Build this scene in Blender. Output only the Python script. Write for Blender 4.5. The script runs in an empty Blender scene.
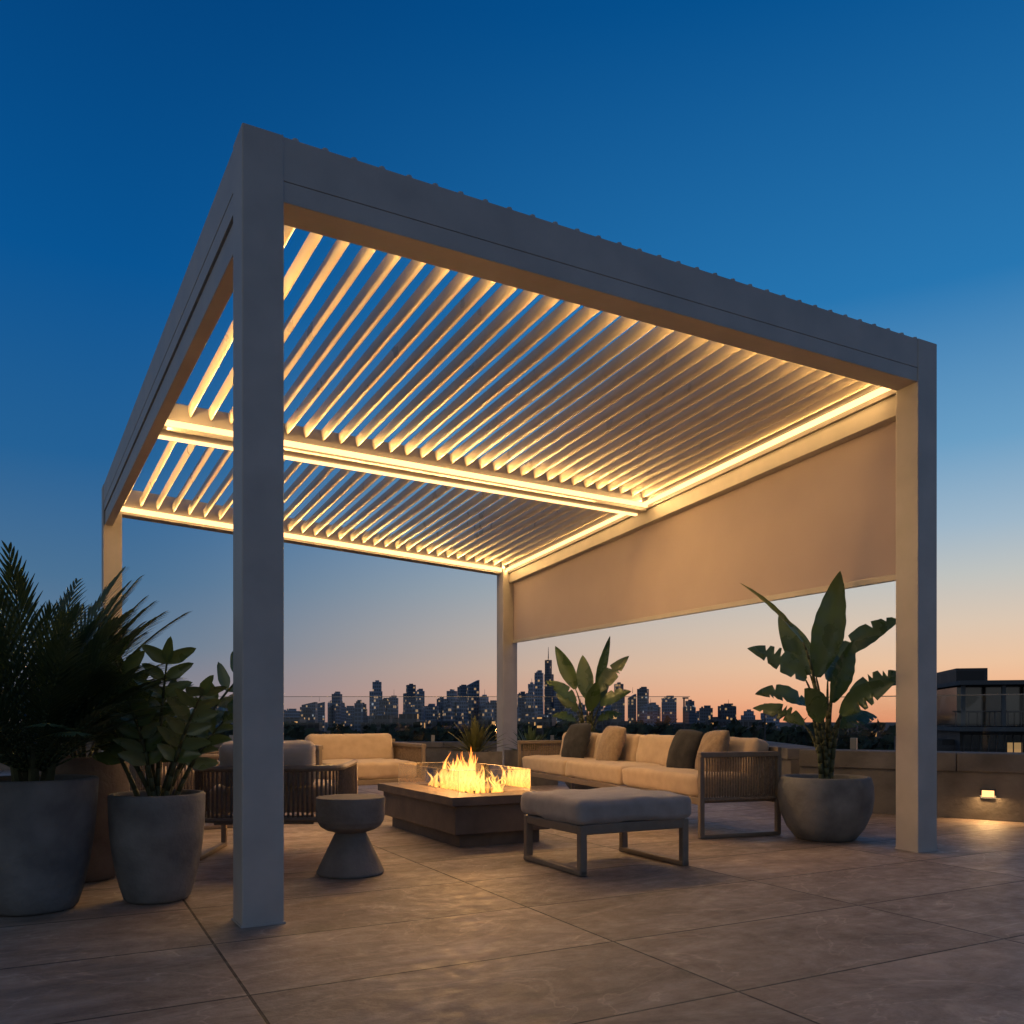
import bpy, bmesh, math, random
from mathutils import Vector, Matrix, noise
random.seed(7)
scene = bpy.context.scene
COL = scene.collection
rad = math.radians
U = Vector((.883, .469, 0)); V = Vector((-.469, .883, 0))

# ---------------------------------------------------------------- materials
def newmat(name):
    m = bpy.data.materials.new(name); m.use_nodes = True
    nt = m.node_tree; nt.nodes.clear()
    out = nt.nodes.new("ShaderNodeOutputMaterial")
    return m, nt, out

def N(nt, t, **kw):
    n = nt.nodes.new(t)
    for k, v in kw.items():
        setattr(n, k, v)
    return n

def pbr(name, c1, c2=None, scale=8, rough=.6, rough2=None, bump=.1, bscale=60, metal=0, spec=.4,
        stretch=(1, 1, 1), detail=6, transl=0, sheen=0, bdist=.01):
    m, nt, out = newmat(name)
    b = N(nt, "ShaderNodeBsdfPrincipled")
    tc = N(nt, "ShaderNodeTexCoord"); mp = N(nt, "ShaderNodeMapping")
    mp.inputs["Scale"].default_value = stretch
    nt.links.new(tc.outputs["Object"], mp.inputs[0])
    nz = N(nt, "ShaderNodeTexNoise"); nz.inputs["Scale"].default_value = scale; nz.inputs["Detail"].default_value = detail
    nt.links.new(mp.outputs[0], nz.inputs["Vector"])
    if c2 is None: c2 = tuple(c * .8 for c in c1)
    r = N(nt, "ShaderNodeValToRGB")
    r.color_ramp.elements[0].position = .3; r.color_ramp.elements[1].position = .7
    r.color_ramp.elements[0].color = (*c2, 1); r.color_ramp.elements[1].color = (*c1, 1)
    nt.links.new(nz.outputs["Fac"], r.inputs[0]); nt.links.new(r.outputs[0], b.inputs["Base Color"])
    mr = N(nt, "ShaderNodeMapRange"); mr.inputs[3].default_value = rough; mr.inputs[4].default_value = rough2 if rough2 is not None else min(1, rough + .12)
    nt.links.new(nz.outputs["Fac"], mr.inputs[0]); nt.links.new(mr.outputs[0], b.inputs["Roughness"])
    b.inputs["Metallic"].default_value = metal
    b.inputs["Specular IOR Level"].default_value = spec
    if sheen: b.inputs["Sheen Weight"].default_value = sheen
    if bump:
        n2 = N(nt, "ShaderNodeTexNoise"); n2.inputs["Scale"].default_value = bscale; n2.inputs["Detail"].default_value = 4
        nt.links.new(mp.outputs[0], n2.inputs["Vector"])
        bp = N(nt, "ShaderNodeBump"); bp.inputs["Strength"].default_value = bump; bp.inputs["Distance"].default_value = bdist
        nt.links.new(n2.outputs["Fac"], bp.inputs["Height"]); nt.links.new(bp.outputs[0], b.inputs["Normal"])
    if transl:
        t = N(nt, "ShaderNodeBsdfTranslucent"); nt.links.new(r.outputs[0], t.inputs[0])
        mx = N(nt, "ShaderNodeMixShader"); mx.inputs[0].default_value = transl
        nt.links.new(b.outputs[0], mx.inputs[1]); nt.links.new(t.outputs[0], mx.inputs[2]); nt.links.new(mx.outputs[0], out.inputs[0])
    else:
        nt.links.new(b.outputs[0], out.inputs[0])
    return m

def emis(name, col, s):
    m, nt, out = newmat(name)
    e = N(nt, "ShaderNodeEmission"); e.inputs[0].default_value = (*col, 1); e.inputs[1].default_value = s
    nt.links.new(e.outputs[0], out.inputs[0]); return m

def glassmat(name, tint, gl, rough=.02, base=0):
    m, nt, out = newmat(name)
    t = N(nt, "ShaderNodeBsdfTransparent"); t.inputs[0].default_value = (*tint, 1)
    g = N(nt, "ShaderNodeBsdfGlossy"); g.inputs["Roughness"].default_value = rough
    lw = N(nt, "ShaderNodeFresnel"); lw.inputs[0].default_value = 1.45
    ma = N(nt, "ShaderNodeMath", operation='MULTIPLY_ADD'); ma.inputs[1].default_value = gl; ma.inputs[2].default_value = base; ma.use_clamp = True
    nt.links.new(lw.outputs[0], ma.inputs[0])
    mx = N(nt, "ShaderNodeMixShader")
    nt.links.new(ma.outputs[0], mx.inputs[0]); nt.links.new(t.outputs[0], mx.inputs[1]); nt.links.new(g.outputs[0], mx.inputs[2])
    nt.links.new(mx.outputs[0], out.inputs[0]); return m

M_alu = pbr("powder_coated_aluminium", (.44, .415, .39), (.36, .34, .32), 5, .42, .55, .15, 500, spec=.45, bdist=.002)
M_blade = pbr("louver_aluminium", (.56, .485, .375), (.46, .40, .31), 4, .24, .34, .05, 300, spec=.6, bdist=.002)
M_screen = pbr("screen_fabric", (.46, .39, .37), (.44, .37, .35), 3, .85, .95, .2, 700, transl=.14, spec=.1, bdist=.002)
M_led = emis("led_warm", (1, .55, .21), 3.0)
M_frame = pbr("taupe_metal", (.19, .15, .115), (.15, .12, .09), 20, .4, .5, .05, 200)
M_rope = pbr("rope_cord", (.27, .20, .14), (.15, .11, .075), 60, .85, .95, .5, 300)
M_ropedark = pbr("rope_cord_dark", (.16, .125, .095), (.09, .07, .055), 60, .85, .95, .5, 300)
M_cush = pbr("cushion_beige", (.46, .36, .265), (.39, .305, .22), 14, .9, 1, .5, 420, sheen=.3, spec=.1, bdist=.003)
M_cushg = pbr("cushion_grey", (.32, .29, .27), (.25, .225, .21), 14, .9, 1, .5, 420, sheen=.3, spec=.1, bdist=.003)
M_cushl = pbr("cushion_pale", (.50, .42, .34), (.42, .36, .29), 14, .9, 1, .5, 420, sheen=.3, spec=.1, bdist=.003)
M_pild = pbr("pillow_charcoal", (.036, .038, .044), (.022, .024, .029), 20, .9, 1, .5, 420, sheen=.1, spec=.1, bdist=.003)
M_pilt = pbr("pillow_tan", (.27, .20, .135), (.19, .14, .095), 40, .9, 1, .6, 300, sheen=.3, spec=.1, bdist=.003)
M_conc = pbr("concrete_pot", (.21, .21, .205), (.11, .11, .11), 7, .8, .95, .5, 40, spec=.25, detail=10)
M_pottan = pbr("clay_pot", (.22, .17, .13), (.13, .10, .08), 7, .8, .95, .5, 40, spec=.25, detail=10)
M_conct = pbr("concrete_table", (.21, .19, .17), (.13, .12, .105), 9, .75, .9, .3, 50, spec=.3, detail=10)
M_stone = pbr("fire_table_stone", (.17, .125, .09), (.09, .07, .055), 6, .55, .75, .3, 40, detail=10)
M_wall = pbr("plastered_wall", (.21, .19, .17), (.10, .092, .082), 3.5, .85, .95, .5, 25, detail=12)
M_soil = pbr("soil", (.04, .03, .02), (.02, .015, .01), 40, .95, 1, 1, 60, bdist=.03)
M_lava = pbr("lava_rock", (.05, .04, .035), (.02, .018, .016), 60, .8, 1, 1, 60, bdist=.03)
M_leaf = pbr("leaf_green", (.085, .14, .035), (.032, .07, .018), 6, .22, .34, .1, 40, spec=.8, transl=.2)
M_leafm = pbr("leaf_mid", (.105, .16, .055), (.045, .085, .03), 9, .22, .34, .1, 40, spec=.9, transl=.15)
M_leafd = pbr("leaf_dark", (.085, .13, .055), (.04, .07, .03), 9, .35, .45, .1, 40, spec=.6, transl=.2)
M_leafy = pbr("leaf_yellowish", (.16, .15, .045), (.08, .09, .03), 9, .45, .6, .1, 40, transl=.2)
M_bark = pbr("stem_bark", (.075, .085, .035), (.04, .046, .02), 25, .6, .8, .3, 60)
M_tree = pbr("far_foliage", (.045, .06, .03), (.015, .022, .012), .3, .9, 1, 0)
M_dark = pbr("dark_cladding", (.05, .055, .065), (.03, .035, .045), 1, .5, .7, 0)
M_slab = pbr("facade_concrete", (.09, .10, .11), (.06, .07, .08), .6, .8, .9, .1, 5)
M_fglass = pbr("facade_glass", (.02, .025, .03), (.015, .018, .022), .6, .06, .12, 0, spec=1.0)
M_cityg = pbr("city_ground", (.03, .035, .035), (.015, .02, .02), .02, .95, 1, 0)
M_glass = glassmat("balustrade_glass", (.91, .945, .955), .9, base=.02)
M_guard = glassmat("fire_guard_glass", (.98, .96, .93), 2.0, .03, base=.05)
M_gedge = pbr("glass_edge", (.55, .50, .42), (.45, .42, .36), 20, .15, .2, 0, spec=.8, transl=.5)
M_steel = pbr("steel", (.3, .3, .3), (.25, .25, .25), 10, .3, .4, 0, metal=.8)
M_roomlit = emis("lit_room", (1, .58, .24), .35)

def floor_mat():
    m, nt, out = newmat("stone_pavers")
    L = nt.links.new
    b = N(nt, "ShaderNodeBsdfPrincipled")
    tc = N(nt, "ShaderNodeTexCoord"); mp = N(nt, "ShaderNodeMapping"); mp.inputs["Rotation"].default_value = (0, 0, -rad(28)); mp.inputs["Location"].default_value = (-.454 + 12, -2.38 + 9, 0)
    L(tc.outputs["Object"], mp.inputs[0])
    br = N(nt, "ShaderNodeTexBrick"); br.offset = 0
    br.inputs["Scale"].default_value = 1; br.inputs["Brick Width"].default_value = 1.2; br.inputs["Row Height"].default_value = .6
    br.inputs["Mortar Size"].default_value = .0046; br.inputs["Mortar Smooth"].default_value = .12
    br.inputs["Color1"].default_value = (.84, .84, .84, 1); br.inputs["Color2"].default_value = (1.12, 1.09, 1.06, 1); br.inputs["Mortar"].default_value = (.09, .085, .08, 1)
    L(mp.outputs[0], br.inputs["Vector"])
    vo = N(nt, "ShaderNodeVectorMath", operation='MULTIPLY_ADD'); vo.inputs[1].default_value = (17, 17, 17)
    L(br.outputs["Color"], vo.inputs[0]); L(mp.outputs[0], vo.inputs[2])
    n1 = N(nt, "ShaderNodeTexNoise"); n1.inputs["Scale"].default_value = 3.4; n1.inputs["Detail"].default_value = 15; n1.inputs["Roughness"].default_value = .74; n1.inputs["Distortion"].default_value = .5
    mp2 = N(nt, "ShaderNodeMapping"); mp2.inputs["Scale"].default_value = (.75, 1.4, 1)
    L(vo.outputs[0], mp2.inputs[0]); L(mp2.outputs[0], n1.inputs["Vector"])
    r = N(nt, "ShaderNodeValToRGB"); cr = r.color_ramp
    cr.elements[0].position = .33; cr.elements[0].color = (.15, .118, .095, 1)
    cr.elements[1].position = .67; cr.elements[1].color = (.41, .335, .275, 1)
    e = cr.elements.new(.5); e.color = (.265, .212, .172, 1)
    L(n1.outputs["Fac"], r.inputs[0])
    n3 = N(nt, "ShaderNodeTexNoise"); n3.inputs["Scale"].default_value = 1.3; n3.inputs["Detail"].default_value = 9; n3.inputs["Distortion"].default_value = 1.4
    L(mp2.outputs[0], n3.inputs["Vector"])
    vs = N(nt, "ShaderNodeMath", operation='SUBTRACT'); vs.inputs[1].default_value = .5; L(n3.outputs["Fac"], vs.inputs[0])
    va = N(nt, "ShaderNodeMath", operation='ABSOLUTE'); L(vs.outputs[0], va.inputs[0])
    vr = N(nt, "ShaderNodeMapRange"); vr.inputs[1].default_value = 0; vr.inputs[2].default_value = .010; vr.inputs[3].default_value = 1.4; vr.inputs[4].default_value = 1
    L(va.outputs[0], vr.inputs[0])
    mxv = N(nt, "ShaderNodeMixRGB", blend_type='MULTIPLY'); mxv.inputs[0].default_value = 1
    L(r.outputs[0], mxv.inputs[1]); L(vr.outputs[0], mxv.inputs[2])
    mx = N(nt, "ShaderNodeMixRGB", blend_type='MULTIPLY'); mx.inputs[0].default_value = 1
    L(mxv.outputs[0], mx.inputs[1]); L(br.outputs["Color"], mx.inputs[2])
    L(mx.outputs[0], b.inputs["Base Color"])
    n2 = N(nt, "ShaderNodeTexNoise"); n2.inputs["Scale"].default_value = 16; n2.inputs["Detail"].default_value = 10; n2.inputs["Roughness"].default_value = .65
    L(mp.outputs[0], n2.inputs["Vector"])
    mr = N(nt, "ShaderNodeMapRange"); mr.inputs[1].default_value = .3; mr.inputs[2].default_value = .7; mr.inputs[3].default_value = .40; mr.inputs[4].default_value = .78
    L(n2.outputs["Fac"], mr.inputs[0]); L(mr.outputs[0], b.inputs["Roughness"])
    b.inputs["Specular IOR Level"].default_value = .42
    add = N(nt, "ShaderNodeMath", operation='MULTIPLY_ADD'); add.inputs[1].default_value = .7
    inv = N(nt, "ShaderNodeMath", operation='SUBTRACT'); inv.inputs[0].default_value = 1
    L(br.outputs["Fac"], inv.inputs[1]); L(n1.outputs["Fac"], add.inputs[0]); L(inv.outputs[0], add.inputs[2])
    add2 = N(nt, "ShaderNodeMath", operation='MULTIPLY_ADD'); add2.inputs[1].default_value = .6
    L(n2.outputs["Fac"], add2.inputs[0]); L(add.outputs[0], add2.inputs[2])
    bp = N(nt, "ShaderNodeBump"); bp.inputs["Strength"].default_value = .9; bp.inputs["Distance"].default_value = .013
    L(add2.outputs[0], bp.inputs["Height"]); L(bp.outputs[0], b.inputs["Normal"])
    L(b.outputs[0], out.inputs[0]); return m
M_floor = floor_mat()

def window_mat(name, base, cw, ch, thr, lit, s, seed):
    """facade with a grid of windows, some lit"""
    m, nt, out = newmat(name); L = nt.links.new
    b = N(nt, "ShaderNodeBsdfPrincipled"); b.inputs["Roughness"].default_value = .6
    tc = N(nt, "ShaderNodeTexCoord"); sx = N(nt, "ShaderNodeSeparateXYZ"); L(tc.outputs["Object"], sx.inputs[0])
    h = N(nt, "ShaderNodeMath", operation='ADD'); L(sx.outputs[0], h.inputs[0]); L(sx.outputs[1], h.inputs[1])
    def m2(op, a, v):
        n = N(nt, "ShaderNodeMath", operation=op)
        if hasattr(a, "links"): L(a, n.inputs[0])
        if isinstance(v, (int, float)): n.inputs[1].default_value = v
        elif v is not None: L(v, n.inputs[1])
        return n.outputs[0]
    hx = m2('DIVIDE', h.outputs[0], cw); vz = m2('DIVIDE', sx.outputs[2], ch)
    fx = m2('FRACT', hx, None); fz = m2('FRACT', vz, None)
    ix = m2('FLOOR', hx, None); iz = m2('FLOOR', vz, None)
    gx = m2('MULTIPLY', m2('GREATER_THAN', fx, .25), m2('GREATER_THAN', fz, .38))
    cb = N(nt, "ShaderNodeCombineXYZ"); L(ix, cb.inputs[0]); L(iz, cb.inputs[1])
    oi = N(nt, "ShaderNodeObjectInfo"); L(oi.outputs["Random"], cb.inputs[2])
    wn = N(nt, "ShaderNodeTexWhiteNoise"); L(cb.outputs[0], wn.inputs[0])
    on = m2('MULTIPLY', m2('GREATER_THAN', wn.outputs["Value"], thr), gx)
    geo = N(nt, "ShaderNodeNewGeometry"); sn = N(nt, "ShaderNodeSeparateXYZ"); L(geo.outputs["Normal"], sn.inputs[0])
    side = m2('LESS_THAN', m2('ABSOLUTE', sn.outputs[2], None), .5)
    on = m2('MULTIPLY', on, side)
    mrb = N(nt, "ShaderNodeMapRange"); mrb.inputs[3].default_value = .55; mrb.inputs[4].default_value = 1.5; L(oi.outputs["Random"], mrb.inputs[0])
    mx = N(nt, "ShaderNodeMixRGB"); mx.inputs[1].default_value = (*base, 1); mx.inputs[2].default_value = tuple(c * .45 for c in base) + (1,)
    L(gx, mx.inputs[0])
    mb = N(nt, "ShaderNodeVectorMath", operation='SCALE'); L(mx.outputs[0], mb.inputs[0]); L(mrb.outputs[0], mb.inputs["Scale"])
    L(mb.outputs[0], b.inputs["Base Color"])
    ec = N(nt, "ShaderNodeMixRGB"); ec.inputs[1].default_value = (*lit, 1); ec.inputs[2].default_value = (.7, .75, .8, 1)
    L(m2('GREATER_THAN', wn.outputs["Color"], .9), ec.inputs[0])
    L(ec.outputs[0], b.inputs["Emission Color"])
    L(m2('MULTIPLY', on, s), b.inputs["Emission Strength"])
    L(b.outputs[0], out.inputs[0]); return m
M_city = [window_mat("tower_facade_a", (.14, .18, .25), 2.6, 3.4, .91, (1, .58, .24), .38, 1),  # distance haze is put into the bluish base colours of the towers
          window_mat("tower_facade_b", (.09, .125, .18), 3.0, 3.6, .88, (1, .60, .28), .32, 2),
          window_mat("tower_facade_c", (.18, .215, .28), 2.4, 3.8, .93, (1, .64, .34), .36, 3)]
M_low = window_mat("low_block_facade", (.06, .065, .075), 2.2, 3.0, .91, (1, .50, .16), .7, 4)
M_right = window_mat("apartment_facade", (.035, .04, .05), 2.6, 3.2, .975, (1, .6, .25), .35, 5)

def flame_mat():
    m, nt, out = newmat("flame"); L = nt.links.new
    tc = N(nt, "ShaderNodeTexCoord"); sx = N(nt, "ShaderNodeSeparateXYZ"); L(tc.outputs["Generated"], sx.inputs[0])
    r = N(nt, "ShaderNodeValToRGB"); cr = r.color_ramp
    cr.elements[0].position = 0; cr.elements[0].color = (1, .36, .06, 1)
    cr.elements[1].position = 1; cr.elements[1].color = (1, .20, .015, 1)
    e = cr.elements.new(.3); e.color = (1, .48, .12, 1)
    L(sx.outputs[2], r.inputs[0])
    em = N(nt, "ShaderNodeEmission"); L(r.outputs[0], em.inputs[0]); 
    lw = N(nt, "ShaderNodeLayerWeight"); lw.inputs[0].default_value = .5
    mr = N(nt, "ShaderNodeMapRange"); mr.inputs[1].default_value = 0; mr.inputs[2].default_value = .9; mr.inputs[3].default_value = 3.8; mr.inputs[4].default_value = 1.0
    L(lw.outputs["Facing"], mr.inputs[0]); L(mr.outputs[0], em.inputs[1])
    tr = N(nt, "ShaderNodeBsdfTransparent")
    nz = N(nt, "ShaderNodeTexNoise"); nz.inputs["Scale"].default_value = 22; nz.inputs["Detail"].default_value = 3
    mpz = N(nt, "ShaderNodeMapping"); mpz.inputs["Scale"].default_value = (1, 1, .4); L(tc.outputs["Object"], mpz.inputs[0]); L(mpz.outputs[0], nz.inputs["Vector"])
    mr2 = N(nt, "ShaderNodeMapRange"); mr2.inputs[1].default_value = .05; mr2.inputs[2].default_value = .95; mr2.inputs[3].default_value = .62; mr2.inputs[4].default_value = .0
    L(lw.outputs["Facing"], mr2.inputs[0])
    mr4 = N(nt, "ShaderNodeMapRange"); mr4.inputs[1].default_value = .35; mr4.inputs[2].default_value = .6; mr4.inputs[3].default_value = .35; mr4.inputs[4].default_value = 1
    L(nz.outputs["Fac"], mr4.inputs[0])
    mm = N(nt, "ShaderNodeMath", operation='MULTIPLY'); L(mr2.outputs[0], mm.inputs[0]); L(mr4.outputs[0], mm.inputs[1])
    mx = N(nt, "ShaderNodeMixShader"); L(mm.outputs[0], mx.inputs[0]); L(tr.outputs[0], mx.inputs[1]); L(em.outputs[0], mx.inputs[2])
    L(mx.outputs[0], out.inputs[0]); return m
M_flame = flame_mat()

# ---------------------------------------------------------------- object helpers
def thing(name, loc, label, cat, rot=0, group=None):
    e = bpy.data.objects.new(name, None); COL.objects.link(e)
    e.location = loc; e.rotation_euler = (0, 0, rot); e.empty_display_size = .2
    e["label"] = label; e["category"] = cat
    if group: e["group"] = group
    return e

def mesh_obj(name, bm, mat, parent=None, world=False, smooth=False, bevel=0, label=None, cat=None, kind=None, group=None, seg=2):
    me = bpy.data.meshes.new(name)
    if world and parent is not None:
        Mi = (Matrix.Translation(parent.location) @ Matrix.Rotation(parent.rotation_euler.z, 4, 'Z')).inverted()
        bm.transform(Mi)
    bmesh.ops.recalc_face_normals(bm, faces=bm.faces) if not smooth == 'leaf' else None
    for f in bm.faces: f.smooth = bool(smooth)
    bm.to_mesh(me); bm.free()
    if isinstance(mat, (list, tuple)):
        for k in mat: me.materials.append(k)
    else: me.materials.append(mat)
    o = bpy.data.objects.new(name, me); COL.objects.link(o)
    if parent is not None: o.parent = parent
    if bevel:
        md = o.modifiers.new("bevel", 'BEVEL'); md.width = bevel; md.segments = seg; md.limit_method = 'ANGLE'; md.angle_limit = rad(40)
    if label: o["label"] = label
    if cat: o["category"] = cat
    if kind: o["kind"] = kind
    if group: o["group"] = group
    return o

def origin_to(o, p):
    o.data.transform(Matrix.Translation(-Vector(p))); o.location = p
    return o

def box(bm, c, s, M=None):
    hx, hy, hz = s[0] / 2, s[1] / 2, s[2] / 2
    vs = []
    for dz in (-hz, hz):
        for dx, dy in ((-hx, -hy), (hx, -hy), (hx, hy), (-hx, hy)):
            p = Vector((c[0] + dx, c[1] + dy, c[2] + dz))
            if M is not None: p = M @ p
            vs.append(bm.verts.new(p))
    for f in ((3, 2, 1, 0), (4, 5, 6, 7), (0, 1, 5, 4), (1, 2, 6, 5), (2, 3, 7, 6), (3, 0, 4, 7)):
        bm.faces.new([vs[i] for i in f])

def prism(bm, poly, z0, z1):
    n = len(poly)
    a = z0 if isinstance(z0, (list, tuple)) else [z0] * n
    b = z1 if isinstance(z1, (list, tuple)) else [z1] * n
    lo = [bm.verts.new((p[0], p[1], a[i])) for i, p in enumerate(poly)]
    hi = [bm.verts.new((p[0], p[1], b[i])) for i, p in enumerate(poly)]
    bm.faces.new(lo[::-1]); bm.faces.new(hi)
    for i in range(n):
        j = (i + 1) % n
        bm.faces.new([lo[i], lo[j], hi[j], hi[i]])

def tube(bm, a, b, r, n=6, r2=None):
    a = Vector(a); b = Vector(b); d = (b - a).normalized()
    x = d.orthogonal().normalized(); y = d.cross(x)
    if r2 is None: r2 = r
    A = [bm.verts.new(a + (x * math.cos(t) + y * math.sin(t)) * r) for t in [2 * math.pi * i / n for i in range(n)]]
    B = [bm.verts.new(b + (x * math.cos(t) + y * math.sin(t)) * r2) for t in [2 * math.pi * i / n for i in range(n)]]
    for i in range(n):
        j = (i + 1) % n
        bm.faces.new([A[i], A[j], B[j], B[i]])
    bm.faces.new(A[::-1]); bm.faces.new(B)

def lathe(bm, prof, n=48, c=(0, 0, 0), wob=0):
    rings = []
    for r, z in prof:
        if r < 1e-5:
            rings.append([bm.verts.new((c[0], c[1], c[2] + z))])
        else:
            rings.append([bm.verts.new((c[0] + r * (1 + wob * math.sin(3 * t + z * 9)) * math.cos(t), c[1] + r * math.sin(t), c[2] + z)) for t in [2 * math.pi * i / n for i in range(n)]])
    for a, b in zip(rings, rings[1:]):
        for i in range(n):
            j = (i + 1) % n
            if len(a) == 1 and len(b) > 1: bm.faces.new([a[0], b[i], b[j]])
            elif len(b) == 1 and len(a) > 1: bm.faces.new([a[i], a[j], b[0]])
            elif len(a) > 1: bm.faces.new([a[i], a[j], b[j], b[i]])

def inset(poly, d):
    """inset a polygon; d is one distance or one distance per edge"""
    out = []; n = len(poly)
    ds = d if isinstance(d, (list, tuple)) else [d] * n
    for i in range(n):
        p0 = Vector(poly[i - 1]); p1 = Vector(poly[i]); p2 = Vector(poly[(i + 1) % n])
        d1 = (p1 - p0).normalized(); d2 = (p2 - p1).normalized()
        n1 = Vector((-d1.y, d1.x)); n2 = Vector((-d2.y, d2.x))
        a = p1 + n1 * ds[i - 1]; b = p1 + n2 * ds[i]
        det = d1.x * (-d2.y) + d2.x * d1.y
        r = b - a
        t = (r.x * (-d2.y) + d2.x * r.y) / det
        out.append(a + d1 * t)
    return out

def cushion(bm, c, s, r=.04, puff=.02, M=None, seed=0, n=14):
    h = Vector(s) / 2
    ts = [math.sin((i / n * 2 - 1) * math.pi / 2) for i in range(n + 1)]
    cache = {}
    def vert(p):
        k = tuple(round(x, 5) for x in p)
        if k in cache: return cache[k]
        q = Vector((p[0] * h.x, p[1] * h.y, p[2] * h.z))
        cl = Vector((max(-(h.x - r), min(h.x - r, q.x)), max(-(h.y - r), min(h.y - r, q.y)), max(-(h.z - r), min(h.z - r, q.z))))
        d = q - cl
        if d.length > 1e-6: q = cl + d.normalized() * r
        thin = min(range(3), key=lambda i: h[i])
        o = [i for i in range(3) if i != thin]
        w = (1 - p[o[0]] ** 4) * (1 - p[o[1]] ** 4)
        q[thin] += math.copysign(puff * w, p[thin]) if abs(p[thin]) > .5 else 0
        wr = noise.noise(q * 9 + Vector((seed * 3.1, 0, 0))) * .009 + noise.noise(q * 22 + Vector((0, seed * 3.1, 0))) * .004
        q += Vector((wr, wr, wr)) * (1 if abs(p[thin]) > .5 else .6)
        q += Vector(c)
        if M is not None: q = M @ q
        v = bm.verts.new(q); cache[k] = v; return v
    for ax in range(3):
        for sg in (-1, 1):
            for i in range(n):
                for j in range(n):
                    def P(a, b):
                        p = [0, 0, 0]; p[ax] = sg; p[(ax + 1) % 3] = a; p[(ax + 2) % 3] = b; return p
                    vs = [vert(P(ts[i], ts[j])), vert(P(ts[i + 1], ts[j])), vert(P(ts[i + 1], ts[j + 1])), vert(P(ts[i], ts[j + 1]))]
                    if len(set(vs)) == 4:
                        try: bm.faces.new(vs if sg > 0 else vs[::-1])
                        except ValueError: pass

def pillow(bm, s, t, M, seed=0, n=14):
    top = {}; bot = {}
    for i in range(n + 1):
        for j in range(n + 1):
            x = i / n * 2 - 1; y = j / n * 2 - 1
            w = ((1 - x * x) * (1 - y * y)) ** .45
            pinch = 1 - .07 * (x * x + y * y) / 2 * (1 - abs(abs(x) - abs(y)))
            X = x * s / 2 * pinch; Y = y * s / 2 * pinch
            wr = noise.noise(Vector((x * 2.2 + seed, y * 2.2, seed))) * .014 * w
            p = Vector((X, t / 2 * w + wr, Y)); top[i, j] = bm.verts.new(M @ p)
            if i in (0, n) or j in (0, n): bot[i, j] = top[i, j]
            else: bot[i, j] = bm.verts.new(M @ Vector((X, -t / 2 * w + wr, Y)))
    for i in range(n):
        for j in range(n):
            bm.faces.new([top[i, j], top[i, j + 1], top[i + 1, j + 1], top[i + 1, j]])
            try: bm.faces.new([bot[i, j], bot[i + 1, j], bot[i + 1, j + 1], bot[i, j + 1]])
            except ValueError: pass

# ---------------------------------------------------------------- world / sky
w = bpy.data.worlds.new("World"); scene.world = w; w.use_nodes = True
nt = w.node_tree; nt.nodes.clear(); L = nt.links.new
out = N(nt, "ShaderNodeOutputWorld"); bg = N(nt, "ShaderNodeBackground"); L(bg.outputs[0], out.inputs[0])
tc = N(nt, "ShaderNodeTexCoord"); sx = N(nt, "ShaderNodeSeparateXYZ"); L(tc.outputs["Generated"], sx.inputs[0])
def lin(c): return tuple(((v / 255) / 12.92 if v / 255 <= .04045 else ((v / 255 + .055) / 1.055) ** 2.4) for v in c) + (1,)
def ramp(stops):
    r = N(nt, "ShaderNodeValToRGB"); cr = r.color_ramp
    cr.elements[0].position = stops[0][0]; cr.elements[0].color = lin(stops[0][1])
    cr.elements[1].position = stops[-1][0]; cr.elements[1].color = lin(stops[-1][1])
    for p, c in stops[1:-1]:
        e = cr.elements.new(p); e.color = lin(c)
    L(sx.outputs[2], r.inputs[0]); return r
cool = ramp([(0, (150, 130, 130)), (.03, (131, 129, 141)), (.08, (100, 123, 146)), (.15, (74, 113, 148)), (.27, (36, 97, 150)), (.44, (8, 84, 147)), (.66, (2, 64, 122)), (1, (5, 46, 96))])
warm = ramp([(0, (240, 156, 112)), (.025, (245, 180, 136)), (.06, (238, 196, 160)), (.10, (222, 200, 178)), (.15, (194, 196, 192)), (.20, (160, 184, 202)), (.28, (108, 160, 198)), (.42, (40, 119, 178)), (.64, (5, 82, 145)), (1, (7, 52, 102))])
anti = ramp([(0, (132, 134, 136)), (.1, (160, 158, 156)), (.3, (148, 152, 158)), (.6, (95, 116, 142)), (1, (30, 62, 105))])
vm = N(nt, "ShaderNodeVectorMath", operation='MULTIPLY'); vm.inputs[1].default_value = (1, 1, 0); L(tc.outputs["Generated"], vm.inputs[0])
vn = N(nt, "ShaderNodeVectorMath", operation='NORMALIZE'); L(vm.outputs[0], vn.inputs[0])
vd = N(nt, "ShaderNodeVectorMath", operation='DOT_PRODUCT'); L(vn.outputs[0], vd.inputs[0]); vd.inputs[1].default_value = (math.sin(rad(43)), math.cos(rad(43)), 0)
mr = N(nt, "ShaderNodeMapRange", interpolation_type='SMOOTHSTEP'); mr.inputs[1].default_value = .35; mr.inputs[2].default_value = 1.04
L(vd.outputs["Value"], mr.inputs[0])
mx = N(nt, "ShaderNodeMixRGB"); L(mr.outputs[0], mx.inputs[0]); L(cool.outputs[0], mx.inputs[1]); L(warm.outputs[0], mx.inputs[2])
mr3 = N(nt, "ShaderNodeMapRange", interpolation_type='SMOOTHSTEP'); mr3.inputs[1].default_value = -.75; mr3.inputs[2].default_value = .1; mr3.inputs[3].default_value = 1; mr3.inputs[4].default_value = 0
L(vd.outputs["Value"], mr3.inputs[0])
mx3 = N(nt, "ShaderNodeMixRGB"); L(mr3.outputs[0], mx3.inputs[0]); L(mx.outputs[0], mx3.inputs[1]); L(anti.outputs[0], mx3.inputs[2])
L(mx3.outputs[0], bg.inputs[0]); bg.inputs[1].default_value = 1.0

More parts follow.
